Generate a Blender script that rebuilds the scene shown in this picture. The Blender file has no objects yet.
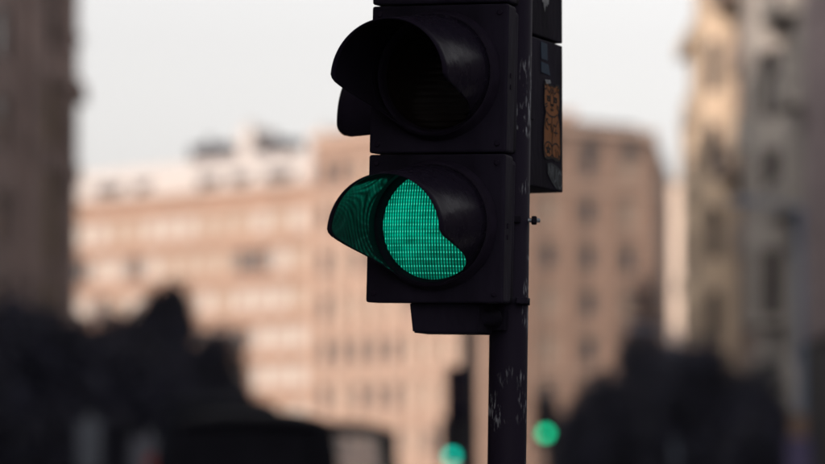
import bpy, bmesh, math, random
from mathutils import Vector, Matrix
R = math.radians
random.seed(7)
scene = bpy.context.scene
COL = scene.collection

# ------------------------------------------------------------------ camera
F = 3684.0                       # focal length in photo pixels (825 wide)
CAM_H = 1.7
PITCH = math.atan((490 - 232) / F)
cam_d = bpy.data.cameras.new('camera')
cam = bpy.data.objects.new('camera', cam_d)
COL.objects.link(cam)
cam.location = (0, 0, CAM_H)
cam.rotation_euler = (R(90) + PITCH, 0, 0)
cam_d.sensor_width = 36
cam_d.lens = 36 * F / 825
cam_d.clip_end = 4000
cam_d.dof.use_dof = True
cam_d.dof.focus_distance = 6.95
cam_d.dof.aperture_fstop = 3.2
scene.camera = cam

# ------------------------------------------------------------------ sky, sun, exposure
SUN_EL = R(14)
SUN_AZ = math.atan2(-0.52, -0.854)          # where the sun stands: behind the camera on the left
w = bpy.data.worlds.new('World'); scene.world = w; w.use_nodes = True
nt = w.node_tree
sky = nt.nodes.new('ShaderNodeTexSky'); sky.sky_type = 'NISHITA'
sky.sun_disc = False; sky.sun_elevation = SUN_EL; sky.sun_rotation = SUN_AZ
sky.air_density = 1.0; sky.dust_density = 3.0; sky.ozone_density = 1.0
hs = nt.nodes.new('ShaderNodeHueSaturation'); hs.inputs['Saturation'].default_value = 0.10
bg = nt.nodes['Background']; bg.inputs['Strength'].default_value = 0.15
tint = nt.nodes.new('ShaderNodeMix'); tint.data_type = 'RGBA'; tint.blend_type = 'MULTIPLY'; tint.inputs[0].default_value = 1
tint.inputs[7].default_value = (1.0, .967, .958, 1)          # even warm tint over the whole sky
nt.links.new(sky.outputs[0], hs.inputs['Color']); nt.links.new(hs.outputs[0], tint.inputs[6]); nt.links.new(tint.outputs[2], bg.inputs[0])
sl = bpy.data.lights.new('sun', 'SUN'); sun = bpy.data.objects.new('sun', sl); COL.objects.link(sun)
sl.energy = 2.0; sl.angle = R(0.5); sl.color = (1.0, 0.835, 0.73)
to_sun = Vector((math.sin(SUN_AZ) * math.cos(SUN_EL), math.cos(SUN_AZ) * math.cos(SUN_EL), math.sin(SUN_EL)))
sun.rotation_euler = to_sun.to_track_quat('Z', 'Y').to_euler()
sun.location = (-30, -40, 60)
vs = scene.view_settings
vs.view_transform = 'Standard'; vs.look = 'None'; vs.exposure = 0.70; vs.gamma = 1.0; vs.use_curve_mapping = False
scene.render.engine = 'CYCLES'
scene.cycles.use_denoising = True
scene.cycles.max_bounces = 6

# ------------------------------------------------------------------ helpers
def at(x, y, Y):
    """world point seen at photo pixel (x, y) at depth Y"""
    a, b = (x - 412.5) / F, (232 - y) / F
    d = Vector((a, math.cos(PITCH) - b * math.sin(PITCH), math.sin(PITCH) + b * math.cos(PITCH)))
    return Vector((0, 0, CAM_H)) + d * (Y / d.y)
def X(x, Y): return (x - 412.5) / F * Y
def H(y, Y): return at(412.5, y, Y).z

MATS = {}
def mat(name, col, rough=0.6, spec=0.5, var=0.15, scale=8.0, bump=0.0, metal=0.0, stretch=(1, 1, 1), emit=None):
    if name in MATS: return MATS[name]
    m = bpy.data.materials.new(name); m.use_nodes = True; MATS[name] = m
    t = m.node_tree; p = t.nodes['Principled BSDF']
    p.inputs['Roughness'].default_value = rough
    p.inputs['Specular IOR Level'].default_value = spec
    p.inputs['Metallic'].default_value = metal
    tc = t.nodes.new('ShaderNodeTexCoord'); mp = t.nodes.new('ShaderNodeMapping')
    mp.inputs['Scale'].default_value = stretch
    t.links.new(tc.outputs['Object'], mp.inputs[0])
    n = t.nodes.new('ShaderNodeTexNoise'); n.inputs['Scale'].default_value = scale; n.inputs['Detail'].default_value = 6
    t.links.new(mp.outputs[0], n.inputs['Vector'])
    mr = t.nodes.new('ShaderNodeMapRange')
    mr.inputs[1].default_value = 0.3; mr.inputs[2].default_value = 0.7
    mr.inputs[3].default_value = 1 - var; mr.inputs[4].default_value = 1 + var
    t.links.new(n.outputs[0], mr.inputs[0])
    vm = t.nodes.new('ShaderNodeVectorMath'); vm.operation = 'SCALE'
    vm.inputs[0].default_value = col[:3]
    t.links.new(mr.outputs[0], vm.inputs['Scale'])
    t.links.new(vm.outputs[0], p.inputs['Base Color'])
    if bump:
        b = t.nodes.new('ShaderNodeBump'); b.inputs['Strength'].default_value = bump; b.inputs['Distance'].default_value = 0.02
        n2 = t.nodes.new('ShaderNodeTexNoise'); n2.inputs['Scale'].default_value = scale * 6; n2.inputs['Detail'].default_value = 4
        t.links.new(mp.outputs[0], n2.inputs['Vector'])
        t.links.new(n2.outputs[0], b.inputs['Height']); t.links.new(b.outputs[0], p.inputs['Normal'])
    if emit:
        p.inputs['Emission Color'].default_value = (*emit[0], 1); p.inputs['Emission Strength'].default_value = emit[1]
    return m

def obj(name, me, m, parent=None, loc=(0, 0, 0), rz=0.0):
    if isinstance(me, bmesh.types.BMesh):
        d = bpy.data.meshes.new(name); me.to_mesh(d); me.free(); me = d
        for k in (m if isinstance(m, (list, tuple)) else [m]): me.materials.append(k)
    o = bpy.data.objects.new(name, me); COL.objects.link(o)
    o.parent = parent; o.location = loc; o.rotation_euler = (0, 0, rz)
    return o
def root(name, loc, rz=0.0):
    o = bpy.data.objects.new(name, None); COL.objects.link(o); o.location = loc; o.rotation_euler = (0, 0, rz)
    o.empty_display_size = 0.2
    return o
def tag(o, label, cat, group=None):
    o['label'] = label; o['category'] = cat
    if group: o['group'] = group
    return o
def struct(o): o['kind'] = 'structure'; return o
def copy_tree(o, parent=None):
    c = o.copy(); COL.objects.link(c); c.parent = parent
    for ch in list(o.children): copy_tree(ch, c)
    return c

def box(bm, x0, x1, y0, y1, z0, z1, M=None):
    v = [bm.verts.new(p) for p in ((x0,y0,z0),(x1,y0,z0),(x1,y1,z0),(x0,y1,z0),(x0,y0,z1),(x1,y0,z1),(x1,y1,z1),(x0,y1,z1))]
    if M is not None:
        for q in v: q.co = M @ q.co
    fs = [bm.faces.new([v[i] for i in f]) for f in ((0,3,2,1),(4,5,6,7),(0,1,5,4),(1,2,6,5),(2,3,7,6),(3,0,4,7))]
    return v, fs
def bbox(x0, x1, y0, y1, z0, z1, bev=0.0, seg=2):
    bm = bmesh.new(); box(bm, x0, x1, y0, y1, z0, z1)
    if bev: bmesh.ops.bevel(bm, geom=bm.edges[:], offset=bev, segments=seg, affect='EDGES', profile=0.6)
    return bm
def prism(bm, poly, z0, z1):
    lo = [bm.verts.new((x, y, z0)) for x, y in poly]; hi = [bm.verts.new((x, y, z1)) for x, y in poly]
    n = len(poly)
    for i in range(n): bm.faces.new((lo[i], lo[(i+1) % n], hi[(i+1) % n], hi[i]))
    bm.faces.new(lo[::-1]); bm.faces.new(hi)
def lathe(bm, prof, n=32, M=None, smooth=True):
    """revolve (r, z) points round Z"""
    rings = []
    for r, z in prof:
        rings.append([bm.verts.new((r*math.cos(2*math.pi*i/n), r*math.sin(2*math.pi*i/n), z)) for i in range(n)])
    for a, b in zip(rings, rings[1:]):
        for i in range(n):
            f = bm.faces.new((a[i], a[(i+1) % n], b[(i+1) % n], b[i])); f.smooth = smooth
    bm.faces.new(rings[0][::-1]); bm.faces.new(rings[-1])
    if M is not None:
        for ring in rings:
            for v in ring: v.co = M @ v.co
def smooth(bm):
    for f in bm.faces: f.smooth = True
TOY = Matrix.Rotation(R(90), 4, 'X')       # turns +Z into -Y (outward from a signal face)

# ------------------------------------------------------------------ materials
asphalt = mat('asphalt', (0.05, 0.05, 0.053), 0.85, 0.3, 0.3, 3, 0.4)
paving = mat('paving', (0.22, 0.21, 0.2), 0.85, 0.3, 0.2, 2, 0.3)
kerbstone = mat('kerbstone', (0.3, 0.29, 0.28), 0.8, 0.3, 0.2, 3, 0.3)
roadpaint = mat('road_paint', (0.7, 0.7, 0.68), 0.7, 0.3, 0.2, 10, 0.2)
earth = mat('earth', (0.12, 0.11, 0.1), 0.9, 0.2, 0.3, 0.05)
plastic = mat('black_plastic', (0.0172, 0.0142, 0.0255), 0.62, 0.06, 0.5, 9, 0.08, stretch=(1, 1, .35))
collar_m = mat('collar_plastic', (0.016, 0.012, 0.023), 0.7, 0.08, 0.2, 30, 0.05)
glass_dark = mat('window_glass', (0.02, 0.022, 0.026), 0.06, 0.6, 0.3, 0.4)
sky_pane = mat('pale_sky_pane', (0.40, 0.345, 0.30), 0.5, 0.5, 0.15, 0.7)  # pale tone stands in for sky reflected in the glass
cream_sky_pane = mat('cream_sky_pane', (0.33, 0.25, 0.19), 0.5, 0.5, 0.15, 0.7)  # creamier pane, reflected sky painted into its colour
ochre_sheen_pane = mat('ochre_sheen_pane', (0.42, 0.32, 0.17), 0.5, 0.5, 0.15, 0.7)  # ochre painted in for glass reflecting warm light
white_frame = mat('white_window_frame', (0.40, 0.345, 0.30), 0.5, 0.5, 0.1, 2)
brown_frame = mat('brown_window_frame', (0.12, 0.09, 0.075), 0.5, 0.5, 0.1, 2)
leaf_m = mat('leaf', (0.027, 0.028, 0.050), 0.6, 0.3, 0.5, 0.8)
bark = mat('bark', (0.06, 0.05, 0.042), 0.9, 0.2, 0.3, 6, 0.5)
steel = mat('galvanised_steel', (0.25, 0.27, 0.3), 0.45, 0.5, 0.2, 6, 0.0, 0.6)
bluesteel = mat('blue_grey_paint', (0.17, 0.21, 0.29), 0.5, 0.4, 0.2, 6)
dark_paint = mat('dark_post_paint', (0.02, 0.02, 0.028), 0.5, 0.4, 0.2, 6)

# ------------------------------------------------------------------ ground, road, pavements
bm = bmesh.new(); s = 700
bm.faces.new([bm.verts.new(p) for p in ((-s,-s,-0.15),(s,-s,-0.15),(s,s,-0.15),(-s,s,-0.15))]); struct(obj('ground', bm, earth))
bm = bmesh.new(); box(bm, -9, 9, -120, 270, -0.145, 0.0); struct(obj('road', bm, asphalt))
for sx, nm in ((-1, 'pavement'), (1, 'pavement')):
    bm = bmesh.new(); box(bm, min(sx*9.15, sx*26), max(sx*9.15, sx*26), -120, 270, -0.145, 0.12); p = struct(obj(nm, bm, paving))
    bm = bmesh.new(); box(bm, min(sx*9.002, sx*9.148), max(sx*9.002, sx*9.148), -120, 270, -0.145, 0.13); obj('kerb', bm, kerbstone, p)
bm = bmesh.new(); prism(bm, [(-0.7, 6.0), (-0.45, 5.6), (0.7, 5.6), (0.95, 6.0), (0.95, 9.6), (0.7, 10), (-0.45, 10), (-0.7, 9.6)], 0.001, 0.12)
isl = struct(obj('traffic_island', bm, paving))
me_dash = None
for k in range(24):
    if me_dash is None:
        bm = bmesh.new(); box(bm, -0.06, 0.06, -1.5, 1.5, 0.001, 0.005); o = obj('lane_marking', bm, roadpaint); me_dash = o.data
    else: o = obj('lane_marking', me_dash, None)
    struct(o); o.location = (-4.6 if k % 2 else 4.6, 4 + (k // 2) * 9, 0)
for k in range(9):
    if k == 0:
        bm = bmesh.new(); box(bm, -0.25, 0.25, -1.6, 1.6, 0.001, 0.005); o = obj('crossing_stripe', bm, roadpaint); mz = o.data
    else: o = obj('crossing_stripe', mz, None)
    struct(o); o.location = (-8 + k * 2, 2.6, 0)

# ------------------------------------------------------------------ buildings
WIN = {}
def window_meshes(wd, ht, fm, pm, arch=False):
    key = (round(wd, 2), round(ht, 2), fm.name, pm.name)
    if key in WIN: return WIN[key]
    t = 0.07; bm = bmesh.new(); a, b = wd / 2, ht / 2
    box(bm, -a, a, 0, 0.08, -b, -b + t); box(bm, -a, a, 0, 0.08, b - t, b)
    box(bm, -a, -a + t, 0.002, 0.078, -b + t, b - t); box(bm, a - t, a, 0.002, 0.078, -b + t, b - t)
    box(bm, -t/2, t/2, 0.004, 0.076, -b + t, b - t)
    zt = b - ht * 0.3
    box(bm, -a + t, -t/2, 0.006, 0.074, zt - t/2, zt + t/2); box(bm, t/2, a - t, 0.006, 0.074, zt - t/2, zt + t/2)
    f = bpy.data.meshes.new('window'); bm.to_mesh(f); bm.free(); f.materials.append(fm)
    bm = bmesh.new(); box(bm, -a + t*0.6, a - t*0.6, 0.03, 0.05, -b + t*0.6, b - t*0.6)
    p = bpy.data.meshes.new('pane'); bm.to_mesh(p); bm.free(); p.materials.append(pm)
    WIN[key] = (f, p); return WIN[key]

def facade(bm, p0, p1, z0, z1, cols, rows, dr=0.22):
    """wall from p0 to p1 (outside on the right hand of p0->p1) with real openings; returns window places"""
    p0, p1 = Vector(p0), Vector(p1); L = (p1 - p0).length; d = (p1 - p0) / L; nrm = Vector((d.y, -d.x))
    us = sorted({0, L} | {c - w_/2 for c, w_ in cols} | {c + w_/2 for c, w_ in cols})
    zs = sorted({z0, z1} | {c - h/2 for c, h in rows} | {c + h/2 for c, h in rows})
    def P(u, z, k=0.0):
        q = p0 + d * u - nrm * k; return bm.verts.new((q.x, q.y, z))
    wins = []
    for i in range(len(us) - 1):
        for j in range(len(zs) - 1):
            ua, ub, za, zb = us[i], us[i+1], zs[j], zs[j+1]; um, zm = (ua+ub)/2, (za+zb)/2
            hit = any(abs(um - c) < w_/2 for c, w_ in cols) and any(abs(zm - c) < h/2 for c, h in rows)
            if not hit:
                bm.faces.new((P(ua, za), P(ub, za), P(ub, zb), P(ua, zb))); continue
            for (a, b, c, e) in ((ua, za, ub, za), (ub, za, ub, zb), (ub, zb, ua, zb), (ua, zb, ua, za)):
                bm.faces.new((P(a, b), P(a, b, dr), P(c, e, dr), P(c, e)))
            bm.faces.new((P(ua, za, dr), P(ub, za, dr), P(ub, zb, dr), P(ua, zb, dr)))
            q = p0 + d * um - nrm * (dr - 0.005)
            wins.append((Vector((q.x, q.y, zm)), ub - ua, zb - za, math.atan2(d.y, d.x), nrm))
    return wins
def add_windows(rt, wins, fm, panes, rnd, sill=None):
    for (c, wd, ht, ang, nrm) in wins:
        pm = rnd.choice(panes)
        f, p = window_meshes(wd, ht, fm, pm)
        c2 = c + Vector((nrm.x, nrm.y, 0)) * 0.085
        o = obj('window', f, None, rt, c2 - rt.location, ang)
        obj('pane', p, None, o)
def evenly(L, n, w_, margin=0.8):
    return [(margin + (L - 2*margin) * (i + 0.5) / n, w_) for i in range(n)]
def ledge(rt, name, p0, p1, z0, z1, out, m, inset=0.0):
    """a straight moulding along a wall"""
    p0, p1 = Vector(p0), Vector(p1); L = (p1 - p0).length; ang = math.atan2(p1.y - p0.y, p1.x - p0.x)
    bm = bmesh.new(); box(bm, -0.003 + inset, L + 0.003 - inset, -out, 0.05, z0, z1)
    return obj(name, bm, m, rt, Vector((p0.x, p0.y, 0)) - rt.location, ang)
def building(name, label, poly, fronts, z1, wallm, frame, panes, seed=1, z0=-0.1, flat_roof=True, group=None):
    """poly: plan corners anticlockwise; fronts {edge index: (cols(L)->list, rows)}"""
    rt = root(name, (poly[0][0], poly[0][1], 0)); tag(rt, label, 'building', group)
    bm = bmesh.new(); wins = []; n = len(poly)
    for i in range(n):
        p0, p1 = poly[i], poly[(i+1) % n]
        L = (Vector(p1) - Vector(p0)).length
        if i in fronts:
            cf, rows = fronts[i]; wins += facade(bm, p0, p1, z0, z1, cf(L), rows)
        else:
            facade(bm, p0, p1, z0, z1, [], [])
    bm.faces.new([bm.verts.new((x, y, z1)) for x, y in poly])
    for v in bm.verts: v.co -= rt.location
    obj('wall', bm, wallm, rt)
    add_windows(rt, wins, frame, panes, random.Random(seed))
    return rt

# -- far sunlit terrace closing the street (left), eaves ~28 m
A = (X(20, 336), 336); B = (X(312, 308), 308); C = (X(482, 292), 292); D = (X(655, 304), 304); E = (X(671, 345), 345)
tan_wall = mat('tan_stucco', (0.275, 0.172, 0.122), 0.85, 0.2, 0.12, 0.5, 0.2)
pale_roof = mat('pale_sheet_roof', (0.40, 0.36, 0.335), 0.6, 0.4, 0.12, 0.6, 0.2, stretch=(4, 4, 0.5))
trim = mat('pale_trim', (0.42, 0.34, 0.29), 0.8, 0.2, 0.12, 1)
rows_t = [(24.5 - 3.3*k, 1.95) for k in range(7)]
def cols_t(L): return evenly(L, int(L / 2.35), 2.0, 0.5)
back = (B[0] + 14, B[1] + 16); backA = (A[0] + 14, A[1] + 16)
ter = building('terrace_building', 'long tan sunlit terrace with pale roof and rows of white windows', [A, B, back, backA], {0: (cols_t, rows_t)},
               27.6, tan_wall, white_frame, [sky_pane, sky_pane, cream_sky_pane, sky_pane, cream_sky_pane, glass_dark], 3)
for k in range(7): ledge(ter, 'string_course', A, B, 22.75 - 3.3*k, 22.95 - 3.3*k, 0.12, tan_wall)
ledge(ter, 'cornice', A, B, 27.3, 27.75, 0.5, trim)
# mansard
d = (Vector(B) - Vector(A)).normalized(); nrm = Vector((d.y, -d.x))
def off(p, k): return Vector(p) - nrm * k
bm = bmesh.new()
a0, b0, a1, b1, a2, b2 = off(A, .1), off(B, .1), off(A, 1.3), off(B, 1.3), off(A, 12), off(B, 12)
vv = lambda p, z: bm.verts.new((p.x - ter.location.x, p.y - ter.location.y, z))
bm.faces.new((vv(a0, 27.76), vv(b0, 27.76), vv(b1, 30.3), vv(a1, 30.3)))
bm.faces.new((vv(a1, 30.3), vv(b1, 30.3), vv(b2, 31.3), vv(a2, 31.3)))
bm.faces.new((vv(b0, 27.76), vv(b2, 27.76), vv(b2, 31.3), vv(b1, 30.3)))
bm.faces.new((vv(a0, 27.76), vv(a1, 30.3), vv(a2, 31.3), vv(a2, 27.76)))
roof = obj('roof', bm, pale_roof, ter)
ang_t = math.atan2(d.y, d.x); Lt = (Vector(B) - Vector(A)).length
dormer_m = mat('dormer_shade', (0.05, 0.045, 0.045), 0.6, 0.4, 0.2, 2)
def u_of(px):   # distance along A-B that shows at column px
    for i in range(2001):
        q = Vector(A) + d * (Lt * i / 2000)
        if q.x / q.y * F + 412.5 >= px: return Lt * i / 2000
    return Lt
for xa, xb in ((28, 60), (95, 118), (134, 146), (198, 215), (231, 245), (265, 290)):
    ua, ub = u_of(xa), u_of(xb)
    bm = bmesh.new(); box(bm, 0, ub - ua, -0.12, 1.0, 0, 1.0)
    q = Vector(A) + d * ua
    o = obj('dormer', bm, dormer_m, ter, Vector((q.x, q.y, 27.78)) - ter.location, ang_t)
    bm = bmesh.new(); box(bm, -0.1, ub - ua + 0.1, -0.3, 1.1, 1.002, 1.12); obj('dormer_roof', bm, pale_roof, o)
darkroof = mat('dark_roof', (0.035, 0.032, 0.036), 0.7, 0.3, 0.2, 2)
for xa, xb, z, hgt, m in ((128, 166, 31.0, 1.5, darkroof), (196, 222, 31.0, 1.35, darkroof), (176, 190, 31.0, 2.6, pale_roof), (250, 262, 31.0, 1.6, pale_roof), (288, 296, 30.8, 2.2, trim)):
    ua, ub = u_of(xa), u_of(xb); q = Vector(A) + d * ua - nrm * 7
    bm = bbox(0, ub - ua, 0, 2.5, -1.2, hgt, 0.12); c = obj('chimney', bm, m, ter, Vector((q.x, q.y, z)) - ter.location, ang_t)
    bm = bmesh.new(); box(bm, (ub-ua)*.3, (ub-ua)*.3 + .5, .6, 1.1, hgt - 0.01, hgt + .7); obj('chimney_pot', bm, m, c)

# -- tall corner building, orange brick
brick_wall = mat('orange_brick', (0.265, 0.175, 0.13), 0.9, 0.15, 0.14, 0.7, 0.3)
rows_c = [(28.1 - 3.75*k, 2.0) for k in range(8)]
def cols_c(L): return evenly(L, 4, 1.7, 0.6)
def cols_b(L): return evenly(L, max(5, int(L / 2.3)), 1.15, 0.5)
Fk = (B[0] + 16, B[1] + 40)
cor = building('corner_building', 'tall orange brick corner building rising above the terrace behind the signal', [B, C, D, E, Fk],
               {0: (cols_b, rows_c), 1: (cols_c, rows_c)}, 31.2, brick_wall, brown_frame, [cream_sky_pane, glass_dark, glass_dark], 5)
cw = mat('stone_dress', (0.40, 0.285, 0.22), 0.85, 0.2, 0.12, 1)
for p, q, e in ((B, C, 0), (C, D, 1)):
    ledge(cor, 'cornice', p, q, 30.7, 31.35, 0.5, cw, 0.05)
    ledge(cor, 'string_course', p, q, 26.1, 26.4, 0.25, cw, 0.05)
    ledge(cor, 'string_course', p, q, 22.4, 22.6, 0.15, cw, 0.05)
    ledge(cor, 'string_course', p, q, 11.0, 11.3, 0.2, cw, 0.05)
    Lq = (Vector(q) - Vector(p)).length; dq = (Vector(q) - Vector(p)) / Lq
    cl = (cols_b if e == 0 else cols_c)(Lq)
    for i in range(len(cl) + 1):
        u = (cl[0][0] - (cl[1][0]-cl[0][0])/2) + i * (cl[1][0] - cl[0][0]); u = min(max(u, .3), Lq - .3)
        bm = bmesh.new(); box(bm, -.36, .36, -.2, .05, 0, 26.05)
        s_ = Vector(p) + dq * u
        obj('pilaster', bm, cw if e == 0 else brick_wall, cor, Vector((s_.x, s_.y, 0)) - cor.location, math.atan2(dq.y, dq.x))
Lq = (Vector(D) - Vector(C)).length; dq = (Vector(D) - Vector(C)) / Lq
for c, w_ in cols_c(Lq):       # arched heads over the top windows
    bm = bmesh.new(); n = 12
    po = [(1.15*math.cos(math.pi*i/n), 1.15*math.sin(math.pi*i/n)) for i in range(n+1)]
    fr = [bm.verts.new((x, -.16, z)) for x, z in po]; bk = [bm.verts.new((x, .05, z)) for x, z in po]
    bm.faces.new(fr[::-1])
    for i in range(n): bm.faces.new((fr[i], fr[i+1], bk[i+1], bk[i]))
    s_ = Vector(C) + dq * c
    obj('arched_hood', bm, dormer_m, cor, Vector((s_.x, s_.y, 29.12)) - cor.location, math.atan2(dq.y, dq.x))
q = at(566, 112, 305); bm = bbox(-.8, .8, -.8, .8, -3, 1.3, .08); obj('chimney', bm, brick_wall, cor, Vector((q.x, q.y, 31.8)) - cor.location)
bm = bmesh.new(); prism(bm, [(p[0] - cor.location.x, p[1] - cor.location.y) for p in (Vector(B) + Vector((1.5, 2.5)), Vector(C) + Vector((0, 2.5)), Vector(D) + Vector((-1.2, 2)), Vector(E) + Vector((-2, -2)), Vector(Fk) + Vector((1, -2)))], 31.21, 32.0)
obj('roof', bm, darkroof, cor)

# -- far bright house seen in the gap on the right
g0 = (X(655, 430), 430); g1 = (X(705, 418), 418)
gap = building('sunlit_house', 'bright pale sunlit house far down the gap right of the corner building', [g0, g1, (g1[0]+4, g1[1]+14), (g0[0]+4, g0[1]+14)],
               {0: (lambda L: evenly(L, 3, 1.6, 0.2), [(H(288, 425), 2.0), (H(400, 425), 2.0)])}, H(180, 425),
               mat('cream_stucco', (0.66, 0.52, 0.42), 0.85, 0.2, 0.1, 0.5), brown_frame, [glass_dark], 8)
ledge(gap, 'cornice', g0, g1, H(184, 425), H(180, 425), .4, trim)

# -- right-hand street row
XR = 13.0
beige = mat('beige_stone', (0.50, 0.385, 0.28), 0.85, 0.2, 0.15, 0.8, 0.2)
brown = mat('brown_stone', (0.24, 0.18, 0.15), 0.85, 0.2, 0.15, 0.8, 0.2)
greyst = mat('grey_stucco', (0.42, 0.385, 0.35), 0.85, 0.2, 0.15, 0.8, 0.2)
mauve = mat('mauve_render', (0.33, 0.27, 0.275), 0.9, 0.15, 0.12, 0.6, 0.2)
umber = mat('umber_stone', (0.35, 0.27, 0.25), 0.9, 0.15, 0.35, 0.5, 0.3)
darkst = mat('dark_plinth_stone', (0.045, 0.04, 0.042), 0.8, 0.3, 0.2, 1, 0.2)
def rows_std(n, first=5.2, step=3.5, h=2.0): return [(first + step*k, h) for k in range(n)]
def row_house(name, label, ya, yb, xf, z1, wallm, frame, panes, ncol, nrow, seed, side=1, first=8.6, ww=1.2, plinth=6.3, cols=None, rows=None):
    """house on a street side; its front is at x=xf between depths ya<yb"""
    dp = 14 * side
    if side > 0: poly = [(xf, yb), (xf, ya), (xf + dp, ya), (xf + dp, yb)]; e = 0
    else: poly = [(xf, ya), (xf, yb), (xf + dp, yb), (xf + dp, ya)]; e = 0
    rt = building(name, label, poly, {e: (cols or (lambda L: evenly(L, ncol, ww, 0.7)), rows or rows_std(nrow, first))}, z1, wallm, frame, panes, seed)
    p, q = poly[0], poly[1]
    ledge(rt, 'cornice', p, q, z1 - 0.6, z1 + 0.02, 0.6, wallm, 0.01)
    ledge(rt, 'plinth', p, q, 0.121, plinth, 0.18, darkst, 0.01)
    ledge(rt, 'string_course', p, q, plinth + .02, plinth + .35, 0.3, wallm, 0.01)
    return rt
def oriel(rt, ya, yb, xf, out, z0, z1, wallm, frame, panes, rows, seed, side=1):
    x1 = xf - out * side
    if side > 0: poly = [(xf + .05, yb), (x1, yb - .5), (x1, ya + .5), (xf + .05, ya)]
    else: poly = [(xf - .05, ya), (x1, ya + .5), (x1, yb - .5), (xf - .05, yb)]
    bm = bmesh.new(); wins = []
    for i in range(3):
        L = (Vector(poly[i+1]) - Vector(poly[i])).length
        cf = [(L/2, L*0.6)] if i != 1 else evenly(L, 2, L*0.32, .15)
        wins += facade(bm, poly[i], poly[i+1], z0, z1, cf, rows, 0.15)
    for z, fl in ((z0, 1), (z1, 0)):
        f = [bm.verts.new((x, y, z)) for x, y in poly]; bm.faces.new(f if not fl else f[::-1])
    for v in bm.verts: v.co -= rt.location
    o = obj('bay', bm, wallm, rt)
    add_windows(rt, wins, frame, panes, random.Random(seed))
    return o
r1 = row_house('beige_house', 'beige stone house with sunlit top and tall bays, farthest on the right', 151.5, 172, XR, 22.4, beige, brown_frame, [glass_dark], 6, 4, 11)
oriel(r1, 165.5, 171.9, XR, .5, 3.2, 19.0, beige, brown_frame, [glass_dark], [(8.9 + 3.5*k, 2.2) for k in range(3)], 12)
bm = bmesh.new(); at_w = facade(bm, (XR + .42, 171.9), (XR + .42, 151.6), 22.42, 28.5, evenly(20.3, 6, 1.2, .7), [(24.6, 2.0)])
bm.faces.new([bm.verts.new(c) for c in ((XR + .42, 171.9, 28.5), (XR + .42, 151.6, 28.5), (XR + 12, 151.6, 28.5), (XR + 12, 171.9, 28.5))])
bm.faces.new([bm.verts.new(c) for c in ((XR + 12, 171.9, 22.42), (XR + .42, 171.9, 22.42), (XR + .42, 171.9, 28.5), (XR + 12, 171.9, 28.5))])
for v in bm.verts: v.co -= r1.location
obj('attic', bm, beige, r1); add_windows(r1, at_w, brown_frame, [glass_dark], random.Random(2))
oriel(r1, 153.0, 157.5, XR, 0.9, 7.5, 27.0, beige, brown_frame, [glass_dark], [(8.9 + 3.5*k, 2.2) for k in range(5)], 13)
r2 = row_house('brown_house', 'brown stone house with dark windows between the beige and grey houses', 138, 151.4, XR + .35, 29, brown, brown_frame, [glass_dark], 3, 6, 14, ww=2.0)
r3 = row_house('grey_house', 'pale grey house with bay windows and arched doorway on the right', 118.1, 137.9, XR, 28, greyst, brown_frame, [glass_dark], 5, 6, 15, ww=1.7)
oriel(r3, 128, 134, XR, 1.0, 7.5, 20.5, greyst, brown_frame, [glass_dark], [(8.9 + 3.5*k, 2.4) for k in range(4)], 16)
r4 = row_house('mauve_house', 'plain mauve rendered house in shade at the right edge', 84, 118, 12.62, 27, mauve, brown_frame, [glass_dark], 9, 5, 17)
def balcony(rt, ya, yb, xf, z, m):
    bm = bmesh.new(); box(bm, xf - .95, xf - .02, ya, yb, z, z + .22)
    for v in bm.verts: v.co -= rt.location
    b_ = obj('balcony', bm, m, rt)
    bm = bmesh.new(); box(bm, xf - .95, xf - .85, ya, yb, z + .222, z + 1.15)
    for v in bm.verts: v.co -= rt.location
    obj('parapet', bm, m, b_)
for ya, yb, z in ((139.2, 143.6, 10.8), (139.2, 143.6, 17.8), (145.5, 150.5, 14.3), (145.5, 150.5, 21.3)): balcony(r2, ya, yb, XR + .35, z, brown)
for ya, yb, z in ((119.5, 126.5, 10.8), (119.5, 123, 14.3), (123.4, 127.5, 17.8), (119.5, 126.5, 21.3), (134.3, 137.6, 14.3)): balcony(r3, ya, yb, XR, z, greyst)
for ya, yb, z in ((158.5, 163.5, 14.3), (158.5, 163.5, 17.8)): balcony(r1, ya, yb, XR, z, beige)
# arched portal on the grey house
bm = bmesh.new(); n = 16
cy = 124.5; ri, ro = 1.9, 2.35
for i in range(n):
    t0, t1 = math.pi*i/n, math.pi*(i+1)/n
    q = [(-.35, ri*math.cos(t0), ri*math.sin(t0)), (-.35, ro*math.cos(t0), ro*math.sin(t0)), (-.35, ro*math.cos(t1), ro*math.sin(t1)), (-.35, ri*math.cos(t1), ri*math.sin(t1))]
    f = [bm.verts.new(c) for c in q]; g = [bm.verts.new((c[0] + .33, c[1], c[2])) for c in q]
    bm.faces.new(f); bm.faces.new((f[1], g[1], g[2], f[2])); bm.faces.new((f[0], f[3], g[3], g[0]))
box(bm, -.35, -.02, -ro, -ri, -3.6, -.002); box(bm, -.35, -.02, ri, ro, -3.6, -.002)
obj('portal', bm, greyst, r3, Vector((XR - .16, cy, 3.9)) - r3.location)

# -- left-hand street row (in shade)
l1 = row_house('stone_house', 'dark brown stone house with pilasters at the left edge', 84, 128.0, -XR, 28.3, umber, brown_frame, [glass_dark], 10, 6, 21, side=-1, cols=lambda L: [(9.5, 3.6), (21.0, 3.6), (32.6, 4.2)], rows=[(7.4 + 2.95*k, 1.7) for k in range(7)])
for k in range(6):
    bm = bmesh.new(); box(bm, 0, .28, -.7, .7, 6.7, 27.3); obj('pilaster', bm, umber, l1, Vector((-XR, (87.5, 99.5, 111, 121.5, 125, 127.2)[k], 0)) - l1.location)
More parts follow.
